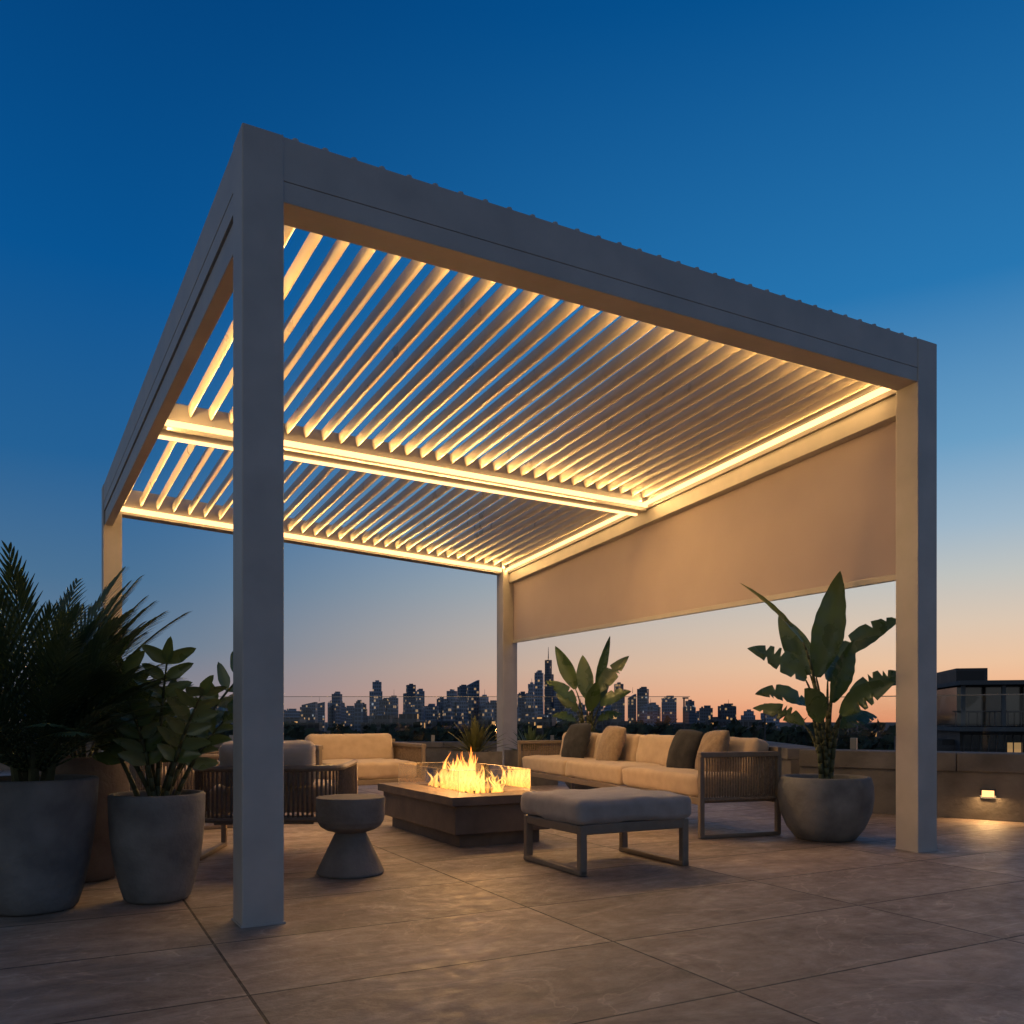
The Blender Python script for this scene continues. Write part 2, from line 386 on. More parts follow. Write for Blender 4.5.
sd = bpy.data.lights.new("sun", 'SUN'); sd.energy = .06; sd.angle = rad(12); sd.color = (1, .6, .4)
so = bpy.data.objects.new("sun", sd); COL.objects.link(so)
dirv = Vector((-math.sin(rad(50)), -math.cos(rad(50)), -.10)); so.rotation_euler = dirv.to_track_quat('-Z', 'Y').to_euler()

# ---------------------------------------------------------------- ground and terrace
bm = bmesh.new(); box(bm, (0, 1500, -15.05), (9000, 9000, .1))
mesh_obj("ground", bm, M_cityg, kind="structure")
bm = bmesh.new()
prism(bm, [(-16, -8), (9.5, -8), (9.5, 2.2), (2.6, 7.35), (3.2, 13.3), (-16, 13.3)], -.3, 0)
mesh_obj("terrace_floor", bm, M_floor, kind="structure")
bm = bmesh.new(); box(bm, (-5, 2, -7.8), (17, 17, 14.9))
o = mesh_obj("terrace_building", bm, M_low, label="dark apartment block carrying the roof terrace", cat="building")

# ---------------------------------------------------------------- pergola
ZT, ZB = 2.90, 2.66
BW = [.15, .15, .15, .095]
Q = [Vector((-.97, 3.065)), Vector((2.43, 4.87)), Vector((-.02, 11.4)), Vector((-3.81, 7.9))]
IN = inset(Q, BW)
perg = thing("pergola", (Q[0].x, Q[0].y, 0), "grey aluminium louvered pergola with warm glowing light strips", "pergola")
ws = [.150, .165, .25, .165]
for i in range(4):
    p = Q[i]; a = (Q[(i + 1) % 4] - p).normalized(); b = (Q[i - 1] - p).normalized(); ww = ws[i]
    base = p - (a + b) * .004
    poly = [base, base + a * ww, base + a * ww + b * ww, base + b * ww]
    bm = bmesh.new(); prism(bm, [tuple(x) for x in poly], .003, ZT + .004)
    mesh_obj("post", bm, M_alu, perg, world=True, bevel=.005)
def bars(i, o, d, z0, z1, name, mat=M_alu, bev=.002, shrink=0):
    A = inset(Q, o); B = inset(Q, [x - d for x in BW])
    j = (i + 1) % 4
    bm = bmesh.new(); prism(bm, [tuple(A[i]), tuple(A[j]), tuple(B[j]), tuple(B[i])], z0, z1)
    return mesh_obj(name, bm, mat, perg, world=True, bevel=bev)
for i in range(4):
    bars(i, 0, 0, ZB + .078, ZT, "beam")
    bars(i, .002, .002, ZB, ZB + .0768, "beam_fascia", bev=.001)
for i in (1, 3):
    bars(i, .012, .018, ZB - .125, ZB - .004, "screen_cassette")
mA = IN[0].lerp(IN[3], .51); mB = IN[1].lerp(IN[2], .455)
md = (mB - mA).normalized(); mn = Vector((-md.y, md.x)); MH = .075
bm = bmesh.new(); prism(bm, [tuple(mA - mn * MH), tuple(mB - mn * MH), tuple(mB + mn * MH), tuple(mA + mn * MH)], ZB - .02, ZT - .07)
mesh_obj("cross_beam", bm, M_alu, perg, world=True, bevel=.004)
def strip(p, q, off, z, h=.028, wd=.028, name="led_strip"):
    d = (q - p).normalized(); n = Vector((-d.y, d.x)) * (1 if off > 0 else -1)
    a = p + d * .02; b = q - d * .02
    bm = bmesh.new(); prism(bm, [tuple(a + n * .002), tuple(b + n * .002), tuple(b + n * (wd + .002)), tuple(a + n * (wd + .002))], z, z + h)
    mesh_obj(name, bm, M_led, perg, world=True)
strip(IN[1], IN[2], 1, ZB + .028)
strip(IN[2], IN[3], 1, ZB + .022, h=.042)
strip(IN[3], IN[0], 1, ZB + .10, wd=.012)  # left strip, hidden from the camera, added to light the louvers
strip(IN[0], IN[1], 1, ZB + .10, wd=.012)  # front strip, likewise unseen and added for its light on the blades
strip(mA - mn * MH, mB - mn * MH, -1, ZB + .010, h=.032)
strip(mA + mn * (MH - .04), mB + mn * (MH - .04), 1, ZB - .038, h=.016, wd=.032)
# light thrown by the strips (area lamps added near the strips)
def striplamp(p, q, off, inward, z, W, tiltz, cut=.05, wd=.006):
    d = (q - p).normalized(); n = Vector((-d.y, d.x)) * off
    c = (p + q) / 2 + n * inward
    ld = bpy.data.lights.new("led_lamp", 'AREA'); ld.shape = 'RECTANGLE'; ld.size = (q - p).length - 2 * cut; ld.size_y = wd; ld.energy = W; ld.color = (1, .575, .19)
    lo = bpy.data.objects.new("led_lamp", ld); COL.objects.link(lo); lo.location = (c.x, c.y, z)
    zax = -Vector((n.x, n.y, tiltz)).normalized(); xax = Vector((d.x, d.y, 0)); yax = zax.cross(xax).normalized()
    lo.rotation_euler = Matrix((xax, yax, zax)).transposed().to_euler()
# upward wash on the louvers
striplamp(IN[0], IN[1], 1, .05, ZB + .05, 20, .40)  # added lamp at the unseen front strip, brightens the blade ends
striplamp(IN[3], IN[0], 1, .06, ZB - .01, 24, .22, cut=.3)  # added lamp by the unseen left strip, washes the blade faces
striplamp(IN[1], IN[2], 1, .05, ZB + .062, 20, .26)
striplamp(mA - mn * MH, mB - mn * MH, -1, .05, ZB + .046, 27, .44)
striplamp(mA + mn * MH, mB + mn * MH, 1, .05, ZB + .05, 22, .44)
striplamp(IN[2], IN[3], 1, .05, ZB + .068, 20, .44)
# downward wash
striplamp(IN[1], IN[2], 1, .016, ZB + .024, 20, -.9)
striplamp(mA + mn * (MH - .028), mB + mn * (MH - .028), 1, .0, ZB - .040, 30, -8, cut=.6)
striplamp(mA - mn * MH, mB - mn * MH, -1, .016, ZB + .006, 20, -1.8, cut=.6)
striplamp(IN[2], IN[3], 1, .016, ZB + .018, 17, -1.4, cut=.3)
# louvers
def bay(a, b, c, d, n, name):
    bm = bmesh.new()
    tilt = rad(101); ch = .078
    prof = []
    for k in range(14):
        t = 2 * math.pi * k / 14
        prof.append((math.cos(t) * ch / 2, math.sin(t) * .0085))
    m = len(prof)
    for i in range(n):
        s = (i + .5) / n
        p = a.lerp(b, s); q = d.lerp(c, s)
        dr = (q - p).normalized(); p = p + dr * .012; q = q - dr * .012
        nx = Vector((dr.y, -dr.x))
        tl = tilt + random.uniform(-.015, .015)
        rings = []
        for e in (p, q):
            ring = []
            for x, y in prof:
                X = x * math.cos(tl) - y * math.sin(tl); Z = x * math.sin(tl) + y * math.cos(tl)
                ring.append(bm.verts.new((e.x + nx.x * X, e.y + nx.y * X, 2.787 + Z)))
            rings.append(ring)
        for k in range(m):
            j = (k + 1) % m
            bm.faces.new([rings[0][k], rings[0][j], rings[1][j], rings[1][k]])
        bm.faces.new(rings[0][::-1]); bm.faces.new(rings[1])
    return mesh_obj(name, bm, M_blade, perg, world=True)
nb = 32
bay(IN[0], IN[1], mB - mn * MH, mA - mn * MH, nb, "louver_roof")
bay(mA + mn * MH, mB + mn * MH, IN[2], IN[3], nb, "louver_roof")
c0, c1 = inset(Q, .025)[0], inset(Q, .025)[1]
for i in range(nb):
    p = c0.lerp(c1, (i + .5) / nb * .95 + .03)
    bm = bmesh.new(); tube(bm, (p.x, p.y, ZT + .001), (p.x, p.y, ZT + .018), .018, 8, .012)
    mesh_obj("pivot_cap", bm, M_alu, perg, world=True)
S0 = inset(Q, .06); 
pB = S0[1] + (S0[2] - S0[1]).normalized() * .12; pC = S0[2] - (S0[2] - S0[1]).normalized() * .18
bm = bmesh.new(); nx_, nz_ = 60, 14
dn = (pC - pB).normalized(); nn = Vector((-dn.y, dn.x)); grid = {}
zb0, zb1 = 1.615, 1.79
for i in range(nx_ + 1):
    for j in range(nz_ + 1):
        t = i / nx_; s = j / nz_
        p = pB.lerp(pC, t); z = (zb0 + (zb1 - zb0) * t) * (1 - s) + (ZB - .12) * s
        off = noise.noise(Vector((t * 4, s * 1.2, 0))) * .002
        grid[i, j] = bm.verts.new((p.x + nn.x * off, p.y + nn.y * off, z))
for i in range(nx_):
    for j in range(nz_):
        bm.faces.new([grid[i, j], grid[i + 1, j], grid[i + 1, j + 1], grid[i, j + 1]])
mesh_obj("privacy_screen", bm, M_screen, perg, world=True, smooth=True, label="beige roll-down fabric screen half lowered")
bm = bmesh.new()
prism(bm, [tuple(pB - nn * .015), tuple(pC - nn * .015), tuple(pC + nn * .015), tuple(pB + nn * .015)], [zb0 - .035, zb1 - .035, zb1 - .035, zb0 - .035], [zb0 + .003, zb1 + .003, zb1 + .003, zb0 + .003])
mesh_obj("screen_bottom_rail", bm, M_alu, perg, world=True, bevel=.003)
for i in range(4):
    p = Q[i]; a = (Q[(i + 1) % 4] - p).normalized(); b = (Q[i - 1] - p).normalized(); ww = ws[i] + .008
    base = p - (a + b) * .008
    bm = bmesh.new(); prism(bm, [tuple(base), tuple(base + a * ww), tuple(base + (a + b) * ww), tuple(base + b * ww)], .001, .008)
    mesh_obj("base_plate", bm, M_alu, perg, world=True)

# ---------------------------------------------------------------- seating
def rope_panel(bm, p, q, z0, z1, mat_r=.0062, step=.019, curve=0):
    p = Vector(p); q = Vector(q); n = max(3, int((q - p).length / step))
    for i in range(n + 1):
        a = p.lerp(q, i / n)
        tube(bm, (a.x, a.y, z0), (a.x, a.y, z1), mat_r, 5)

def path_tube(bm, pts, r, n=8):
    """swept tube along a point list"""
    rings = []
    for i, p in enumerate(pts):
        a = pts[max(0, i - 1)]; b = pts[min(len(pts) - 1, i + 1)]; d = (b - a).normalized()
        x = d.cross(Vector((0, 0, 1)))
        if x.length < .05: x = Vector((1, 0, 0))
        x.normalize(); y = d.cross(x)
        rings.append([bm.verts.new(p + (x * math.cos(t) + y * math.sin(t)) * r) for t in [2 * math.pi * k / n for k in range(n)]])
    for a, b in zip(rings, rings[1:]):
        for k in range(n): bm.faces.new([a[k], a[(k + 1) % n], b[(k + 1) % n], b[k]])
    bm.faces.new(rings[0][::-1]); bm.faces.new(rings[-1])

def seating(name, Ln, D, n, loc, rot, cm, label, cat, rope, back_h=.56, arm_h=.53, bc=.485, nback=None, cmb=None, bh=.27, margin=.06, step=.019, curved=False):
    e = thing(name, (loc[0], loc[1], 0), label, cat, rot)
    hx, hy = Ln / 2, D / 2
    bm = bmesh.new()
    for y in (-hy + .03, hy - .03):
        box(bm, (0, y, .235), (Ln - (.07 if not curved or y < 0 else .3), .03, .045))
    for k in range(n + 1):
        x = -hx + .05 + (Ln - .1) * k / n
        box(bm, (x, 0, .236), (.03, D - (.08 if not curved else .26), .03))
    if curved:
        R = .17; ox = hx - .016; oy = hy - .016; pts = [Vector((-ox, -hy + .03, 0))]
        for k in range(11): a = math.pi - k / 10 * math.pi / 2; pts.append(Vector((-ox + R + R * math.cos(a), oy - R + R * math.sin(a), 0)))
        for k in range(11): a = math.pi / 2 - k / 10 * math.pi / 2; pts.append(Vector((ox - R + R * math.cos(a), oy - R + R * math.sin(a), 0)))
        pts.append(Vector((ox, -hy + .03, 0)))
        path_tube(bm, [p + Vector((0, 0, arm_h)) for p in pts], .017)
        path_tube(bm, [p + Vector((0, 0, .236)) for p in pts], .014)
        mesh_obj("frame", bm, M_frame, e, smooth=False)
        bm = bmesh.new(); acc = 0; nxt = .04
        for a, b in zip(pts, pts[1:]):
            l = (b - a).length
            while nxt < acc + l:
                p = a.lerp(b, (nxt - acc) / l); tube(bm, (p.x, p.y, .24), (p.x, p.y, arm_h - .004), .0068, 6); nxt += step
            acc += l
        mesh_obj("backrest", bm, rope, e)
        for s in (-1, 1):
            bm = bmesh.new(); x = s * (hx - .016)
            box(bm, (x, -hy + .02, arm_h / 2), (.03, .034, arm_h - .006))
            box(bm, (x, hy - .20, .125), (.03, .034, .225)); box(bm, (x, -.09, .0145), (.034, D - .20, .024))
            mesh_obj("leg", bm, M_frame, e, bevel=.005)
    else:
        box(bm, (0, hy - .015, back_h), (Ln - .001, .034, .03))
        for s in (-1, 1):
            box(bm, (s * (hx - .017), -.01, arm_h + .0), (.046, D - .025, .034))
            box(bm, (s * (hx - .017), hy - .0165, (back_h + .23) / 2), (.032, .032, back_h - .23))
        mesh_obj("frame", bm, M_frame, e, bevel=.006)
        for s in (-1, 1):
            bm = bmesh.new(); x = s * (hx - .016)
            box(bm, (x, -hy + .02, arm_h / 2), (.03, .034, arm_h - .006))
            box(bm, (x, hy - .022, .12), (.03, .034, .232))
            box(bm, (x, 0, .0145), (.034, D - .02, .024))
            mesh_obj("leg", bm, M_frame, e, bevel=.005)
        bm = bmesh.new(); rope_panel(bm, (-hx + .05, hy - .014, 0), (hx - .05, hy - .014, 0), .25, back_h - .012, step=step); mesh_obj("backrest", bm, rope, e)
        for s in (-1, 1):
            bm = bmesh.new(); rope_panel(bm, (s * (hx - .017), -hy + .06, 0), (s * (hx - .017), hy - .05, 0), .24, arm_h - .012, step=step)
            tube(bm, (s * (hx - .017), -hy + .04, .245), (s * (hx - .017), hy - .04, .245), .013, 6)
            mesh_obj("armrest", bm, rope, e)
    wc = (Ln - .12) / n
    for k in range(n):
        x = -hx + .06 + wc * (k + .5)
        bm = bmesh.new(); cushion(bm, (x, -.045, .258 + .07), (wc - .01 - (.02 if curved else 0), D - (.13 if not curved else .22), .14), .035, .009, seed=k + Ln); mesh_obj("seat_cushion", bm, cm, e, smooth=True)
    nback = nback or n
    wc = (Ln - 2 * margin) / nback
    for k in range(nback):
        x = -hx + margin + wc * (k + .5)
        bm = bmesh.new()
        M = Matrix.Translation((x, hy - .122, bc)) @ Matrix.Rotation(rad(-13 + random.uniform(-2, 2)), 4, 'X') @ Matrix.Rotation(random.uniform(-.02, .02), 4, 'Z')
        cushion(bm, (0, 0, 0), (wc - .014, .13, bh), .045, .014, M, seed=k * 2 + Ln); mesh_obj("back_cushion", bm, cmb or cm, e, smooth=True)
    return e
def local(e, x, y, z, rx=0, rz=0, ry=0):
    return Matrix.Translation(e.location) @ Matrix.Rotation(e.rotation_euler.z, 4, 'Z') @ Matrix.Translation((x, y, z)) @ Matrix.Rotation(rz, 4, 'Z') @ Matrix.Rotation(rx, 4, 'X') @ Matrix.Rotation(ry, 4, 'Y')

SL = 3.3
nf = Vector((1.175, 5.33))
sc = nf + Vector((-.34, .94)) * SL / 2 + Vector((.94, .34)) * .31
sofa = seating("outdoor_sofa", SL, .62, 3, sc, rad(-70), M_cush, "long beige outdoor sofa with woven rope arms", "sofa", M_rope, bc=.495, nback=4)
love = seating("rope_armchair", .80, .74, 1, (-1.30, 4.72), rad(184), M_cush, "brown rope armchair with pale cushions seen from behind", "armchair", M_ropedark, arm_h=.50, bc=.52, nback=1, cmb=M_cushl, bh=.24, margin=.15, step=.024, curved=True)
chair = seating("lounge_chair", .92, .78, 1, (-1.32, 7.35), rad(28), M_cush, "beige cushioned lounge chair beyond the fire table", "armchair", M_rope, back_h=.56, bc=.49)
love2 = seating("rope_armchair", .85, .76, 1, (-2.35, 6.15), rad(118), M_cush, "brown rope armchair with pale cushions facing the fire table", "armchair", M_ropedark, arm_h=.50, bc=.53, cmb=M_cushl, margin=.15, step=.022, curved=True)

def put_pillow(e, x, y, z, s, mat, lab, rz, ry, seed):
    bm = bmesh.new(); M = local(e, x, y, z, rad(-18), rz, ry)
    pillow(bm, s, .13, M, seed)
    o = mesh_obj("throw_pillow", bm, mat, smooth=True, label=lab, cat="pillow", group="throw pillows on the seating")
    origin_to(o, M.translation.copy())
put_pillow(sofa, -.92, .00, .54, .38, M_pild, "charcoal square throw pillow on the beige sofa", .15, -.04, 2)
put_pillow(sofa, -.25, .02, .53, .36, M_pilt, "tan woven throw pillow leaning on the sofa back", .05, .05, 3)
put_pillow(sofa, .95, .01, .525, .33, M_pild, "charcoal square throw pillow on the beige sofa", .1, .06, 4)
put_pillow(sofa, 1.28, .02, .525, .33, M_pilt, "tan woven throw pillow near the sofa arm", -.1, -.05, 5)

ot = thing("ottoman", (.485, 4.46, 0), "grey cushioned ottoman on taupe metal sled legs", "ottoman", rad(28))
bm = bmesh.new(); cushion(bm, (0, 0, .305), (.70, .60, .115), .035, .014, seed=9, n=18); mesh_obj("cushion", bm, M_cushg, ot, smooth=True)
bm = bmesh.new()
for y in (-.265, .265): box(bm, (0, y, .222), (.62, .03, .05))
for x in (-.20, 0, .20): box(bm, (x, 0, .223), (.04, .50, .02))
mesh_obj("frame", bm, M_frame, ot, bevel=.005)
for x in (-.31, .31):
    bm = bmesh.new()
    box(bm, (x, -.265, .123), (.040, .036, .24)); box(bm, (x, .265, .123), (.040, .036, .24)); box(bm, (x, 0, .0155), (.044, .566, .027)); box(bm, (x, 0, .222), (.036, .494, .045))
    mesh_obj("leg", bm, M_frame, ot, bevel=.006)

st = thing("side_table", (-.79, 4.16, 0), "hourglass shaped concrete side table on the paving", "side table")
bm = bmesh.new(); lathe(bm, [(0, .001), (.158, .001), (.163, .006), (.163, .014), (.076, .198), (.074, .204), (0, .204)], 96); mesh_obj("base", bm, M_conct, st, smooth=False)
bm = bmesh.new(); lathe(bm, [(0, .2045), (.080, .2045), (.118, .216), (.146, .234), (.160, .258), (.166, .288), (.167, .320), (.167, .372), (.164, .375), (0, .375)], 96); o = mesh_obj("table_top", bm, M_conct, st, smooth=False)

# fire table
ft = thing("fire_table", (-.338, 5.62, 0), "dark stone rectangular fire table with burning flames", "fire pit", rad(28))
bm = bmesh.new(); box(bm, (0, 0, .04), (.54, 1.14, .078)); mesh_obj("plinth", bm, M_stone, ft)
bm = bmesh.new(); box(bm, (0, 0, .165), (.64, 1.24, .17)); mesh_obj("body", bm, M_stone, ft, bevel=.006)
bm = bmesh.new()
for c, s in (((0, -.5425, .2775), (.70, .215, .05)), ((0, .5425, .2775), (.70, .215, .05)), ((-.24, 0, .2775), (.22, .8698, .05)), ((.24, 0, .2775), (.22, .8698, .05))): box(bm, c, s)
mesh_obj("table_top", bm, M_stone, ft)
bm = bmesh.new(); box(bm, (0, 0, .262), (.256, .866, .02))
for k in range(280):
    x = random.uniform(-.11, .11); y = random.uniform(-.41, .41); r = random.uniform(.008, .018)
    bmesh.ops.create_icosphere(bm, subdivisions=1, radius=r, matrix=Matrix.Translation((x, y, .276 + random.uniform(0, .012))) @ Matrix.Rotation(random.uniform(0, 3), 4, 'X'))
mesh_obj("burner_tray", bm, M_lava, ft)
bm = bmesh.new(); be = bmesh.new()
gx, gy = .25, .50; GH = .445
for (x0, y0, x1, y1) in ((-gx, -gy, gx, -gy), (gx, -gy, gx, gy), (gx, gy, -gx, gy), (-gx, gy, -gx, -gy)):
    d = Vector((x1 - x0, y1 - y0, 0)).normalized() * .006
    vs = [bm.verts.new(p) for p in ((x0 + d.x, y0 + d.y, .304), (x1 - d.x, y1 - d.y, .304), (x1 - d.x, y1 - d.y, GH), (x0 + d.x, y0 + d.y, GH))]
    bm.faces.new(vs)
    tube(be, (x0 + d.x, y0 + d.y, GH + .002), (x1 - d.x, y1 - d.y, GH + .002), .002, 4)
    tube(be, (x0 + d.x * .5, y0 + d.y * .5, .304), (x0 + d.x * .5, y0 + d.y * .5, GH), .002, 4)
mesh_obj("glass_guard", bm, M_guard, ft)
mesh_obj("guard_edge", be, M_gedge, ft)
bm = bmesh.new()
for k in range(150):
    low = k % 2
    y = random.uniform(-.42, .42) if low else max(-.38, min(.38, random.gauss(0, .17))); x = random.uniform(-.10, .10)
    edge = max(0, 1 - abs(y) / .42) ** 1.1
    H = random.uniform(.06, .13) if low else random.uniform(.10, .25) * (.30 + 1.0 * edge)
    R = random.uniform(.013, .028) * (.7 + .4 * edge)
    ph = random.uniform(0, 6); ph2 = random.uniform(0, 6); lean = random.uniform(-.05, .05)
    prof = 18; rings = []
    for i in range(prof + 1):
        t = i / prof
        r = R * (math.sin(math.pi * min(1, .30 + t * .70)) ** 1.1) * (1 + .28 * math.sin(ph * 3 + t * 8))
        cx = x + math.sin(ph + t * 6.2) * .018 * t + lean * t * .6; cy = y + math.sin(ph2 + t * 7.0) * .030 * t + lean * t
        if i == prof: rings.append([bm.verts.new((cx, cy, .285 + H))])
        else: rings.append([bm.verts.new((cx + max(r, .001) * .7 * math.cos(a), cy + max(r, .001) * math.sin(a), .285 + H * t)) for a in [2 * math.pi * q / 10 for q in range(10)]])
    for a, b in zip(rings, rings[1:]):
        for i in range(10):
            j = (i + 1) % 10
            if len(b) == 1: bm.faces.new([a[i], a[j], b[0]])
            else: bm.faces.new([a[i], a[j], b[j], b[i]])
mesh_obj("flame", bm, M_flame, ft, smooth=True)
pl = bpy.data.lights.new("fire_glow", 'POINT'); pl.energy = 36; pl.color = (1, .48, .15); pl.shadow_soft_size = .1
po = bpy.data.objects.new("fire_glow", pl); COL.objects.link(po); po.location = (-.338, 5.62, .54)

# ---------------------------------------------------------------- plants
def leaf(bm, base, d, length, width, droop=.6, fold=.25, n=8, prof=None, split=0, roll=0, face=None):
    d = Vector(d).normalized(); p = Vector(base)
    side = d.cross(Vector(face) if face is not None else Vector((0, 0, 1)))
    if side.length < .05: side = Vector((1, 0, 0))
    side.normalize()
    if roll: side = Matrix.Rotation(roll, 3, d) @ side
    rows = []; step = length / n
    if prof is None: prof = lambda t: math.sin(math.pi * min(1, t * .96 + .02)) ** .7
    g = droop / n
    for i in range(n + 1):
        t = i / n
        side = (side - d * side.dot(d)).normalized()
        up = side.cross(d).normalized()
        wd = max(width * prof(t), .0008)
        wl = wr = wd
        if split and 3 < i < n - 1:
            if random.random() < split: wl *= random.uniform(.15, .5)
            if random.random() < split: wr *= random.uniform(.15, .5)
        rp = up * math.sin(i * 1.3) * wd * .02
        sw = d * wd * .10
        rows.append([bm.verts.new(p + side * wl / 2 + up * wl * fold * .8 + rp + sw), bm.verts.new(p + side * wl / 4 + up * wl * fold * .62 + sw * .4), bm.verts.new(p),
                     bm.verts.new(p - side * wr / 4 + up * wr * fold * .62 + sw * .4), bm.verts.new(p - side * wr / 2 + up * wr * fold * .8 - rp + sw)] if width > .03 else
                    [bm.verts.new(p + side * wl / 2 + up * wl * fold), bm.verts.new(p), bm.verts.new(p - side * wr / 2 + up * wr * fold)])
        d = (d + Vector((0, 0, -g))).normalized()
        p = p + d * step
    for a, b in zip(rows, rows[1:]):
        for k in range(len(a) - 1):
            bm.faces.new([a[k], a[k + 1], b[k + 1], b[k]])
    return p, d

def pot(e, prof, mat, soil_r, soil_z):
    bm = bmesh.new(); lathe(bm, prof, 56); mesh_obj("pot", bm, mat, e, smooth=True)
    bm = bmesh.new(); lathe(bm, [(soil_r, soil_z), (soil_r * .5, soil_z + .012), (0, soil_z + .015)], 32); mesh_obj("soil", bm, M_soil, e)

def tapered(r1, r2, h, t=.022, flare=0):
    pr = [(0, .002), (r2 - .012, .002), (r2, .014)]
    for k in range(1, 8):
        s = k / 8; pr.append((r2 + (r1 - r2) * (s ** .75) + flare * math.sin(math.pi * s), .014 + (h - .02) * s))
    pr += [(r1, h - .008), (r1 - .006, h), (r1 - t, h), (r1 - t - .002, h - .01), (r1 - t - .01, h - .09)]
    return pr

# palm
e = thing("potted_palm", (-1.90, 3.38, 0), "spiky dark green palm in a tall grey pot", "potted plant")
pot(e, tapered(.232, .158, .52, flare=.010), M_conc, .212, .46)
bm = bmesh.new()
for k in range(5):
    a = k * 1.3; tube(bm, (.05 * math.cos(a), .05 * math.sin(a), .45), (.08 * math.cos(a), .08 * math.sin(a), .66), .022, 8, .016)
mesh_obj("stem", bm, M_bark, e)
bm = bmesh.new()
for k in range(120):
    az = k * 2.39996 + random.uniform(-.2, .2); el = rad(random.triangular(12, 89, 72))
    dd = Vector((math.cos(az) * math.cos(el), math.sin(az) * math.cos(el), math.sin(el)))
    Lf = random.uniform(.66, 1.0) * (.46 + .54 * math.sin(el)) * (1 - .14 * max(0, math.cos(az))); p = Vector((.05 * math.cos(az), .05 * math.sin(az), .55)); n = 22
    pts = []
    for i in range(n + 1):
        pts.append((p.copy(), dd.copy())); dd = (dd + Vector((math.cos(az) * .010, math.sin(az) * .010, -.036 * i / n - .004))).normalized()
        p = p + dd * Lf / n
    for i in range(n): tube(bm, pts[i][0], pts[i + 1][0], .004 * (1 - i / n) + .0015, 4)
    for i in range(5, n + 1):
        for sgn in (-1, 1):
            c, t = pts[i]; sd_ = t.cross(Vector((.001, 0, 1)))
            if sd_.length < .25: sd_ = Vector((-math.sin(az), math.cos(az), 0))
            sd_.normalize(); f = (i - 5) / (n - 5)
            ld = (sd_ * sgn * (.62 - f * .35) + t * (.8 + f * .5)).normalized()
            ll = .17 * (math.sin(math.pi * (f * .8 + .15))) * random.uniform(.85, 1.1) + .035
            leaf(bm, c, ld, ll, .011, droop=.3, fold=.15, n=4)
mesh_obj("foliage", bm, M_leafd, e, smooth='leaf')

pointy = lambda t: (min(1, t * 2.6) ** .8) * (max(0, 1 - t) ** .55) * 1.12 if t > .38 else math.sin(math.pi / 2 * min(1, t / .38 + .03)) ** .9 * .86
def zz(e, z0, n, Lmin, Lmax, lw, ll, mat, spread=(35, 88), r0=.07, m=9, first=.2):
    bs = bmesh.new(); bl = bmesh.new()
    for k in range(n):
        az = k * 2.39996 + random.uniform(-.3, .3); el = rad(random.uniform(*spread))
        d = Vector((math.cos(az) * math.cos(el), math.sin(az) * math.cos(el), math.sin(el)))
        r = random.uniform(0, r0); p = Vector((r * math.cos(az), r * math.sin(az), z0)); Lf = random.uniform(Lmin, Lmax)
        perp = d.cross(Vector((random.gauss(0, .5), -1, .1))).normalized()
        for i in range(m):
            q = p + d * Lf / m; tube(bs, p, q, .009 * (1 - i / m) + .003, 5)
            f = i / m
            if f > first:
                for sgn in (-1, 1):
                    perp2 = Matrix.Rotation(random.uniform(-.5, .5), 3, d) @ perp
                    ld = (perp2 * sgn * .75 + d * .85).normalized()
                    nrm = (d.cross(perp2) * (1 if d.cross(perp2).y < 0 else -1) + Vector((0, 0, .5))).normalized()
                    leaf(bl, q, ld, ll * random.uniform(.8, 1.15) * (1 - .3 * abs(f - .5)), lw * random.uniform(.85, 1.1), droop=.5, fold=.18, n=8, face=nrm, roll=random.uniform(-.5, .5), prof=pointy)
            p = q; d = (d + Vector((math.cos(az) * .05, math.sin(az) * .05, -.02))).normalized()
        leaf(bl, p, d, ll * .9, lw * .8, droop=.2, fold=.2, n=8, face=(.2, -1, .3), prof=pointy)
    mesh_obj("stem", bs, M_bark, e, smooth=True); mesh_obj("foliage", bl, mat, e, smooth='leaf')
e = thing("potted_shrub", (-2.02, 4.02, 0), "leafy shrub in a tall brown clay pot", "potted plant")
pot(e, tapered(.19, .14, .58, flare=.02), M_pottan, .17, .53)
zz(e, .54, 10, .3, .46, .055, .13, M_leafd)
e = thing("potted_shrub", (-1.485, 3.56, 0), "broad leaved green shrub in a round grey pot", "potted plant")
pot(e, tapered(.190, .13, .445, flare=.012), M_conc, .17, .39)
zz(e, .40, 13, .44, .64, .068, .14, M_leafm, (62, 89), r0=.08, m=8, first=.2)

def strelitzia(e, z0, leaves, mat, ws_=.84):
    """each leaf: blade base and tip relative to the pot, width, split, facing"""
    bs = bmesh.new(); bl = bmesh.new()
    for (b, tip, wd, sp, face) in leaves:
        b = Vector(b); tip = Vector(tip); d = tip - b; Lf = d.length * 1.06
        a_ = random.uniform(0, 6.28)
        root = Vector((b.x * .12 + .012 * math.cos(a_), b.y * .12 + .012 * math.sin(a_), z0))
        ctrl = Vector((root.x + (b.x - root.x) * .22, root.y + (b.y - root.y) * .22, root.z + (b.z - root.z) * .75)); prev = root; m = 10
        for i in range(1, m + 1):
            t = i / m; q = root * (1 - t) ** 2 + ctrl * 2 * t * (1 - t) + b * t * t
            tube(bs, prev, q, .013 * (1 - (i - 1) / m) + .005, 7, .013 * (1 - t) + .005); prev = q
        horiz = math.sqrt(d.x ** 2 + d.y ** 2) / d.length
        dd = d.normalized() + Vector((0, 0, .32 * horiz))
        leaf(bl, b, dd, Lf, wd * ws_, droop=.68 * horiz, fold=.15, n=30, split=sp, face=face,
             prof=lambda t: min(1, math.sin(math.pi * min(.5, t * .9 + .04)) ** .75) * (max(0, 1 - t ** 2.2) ** .85) * 1.06)
    mesh_obj("stem", bs, M_bark, e, smooth=True); mesh_obj("foliage", bl, mat, e, smooth='leaf')
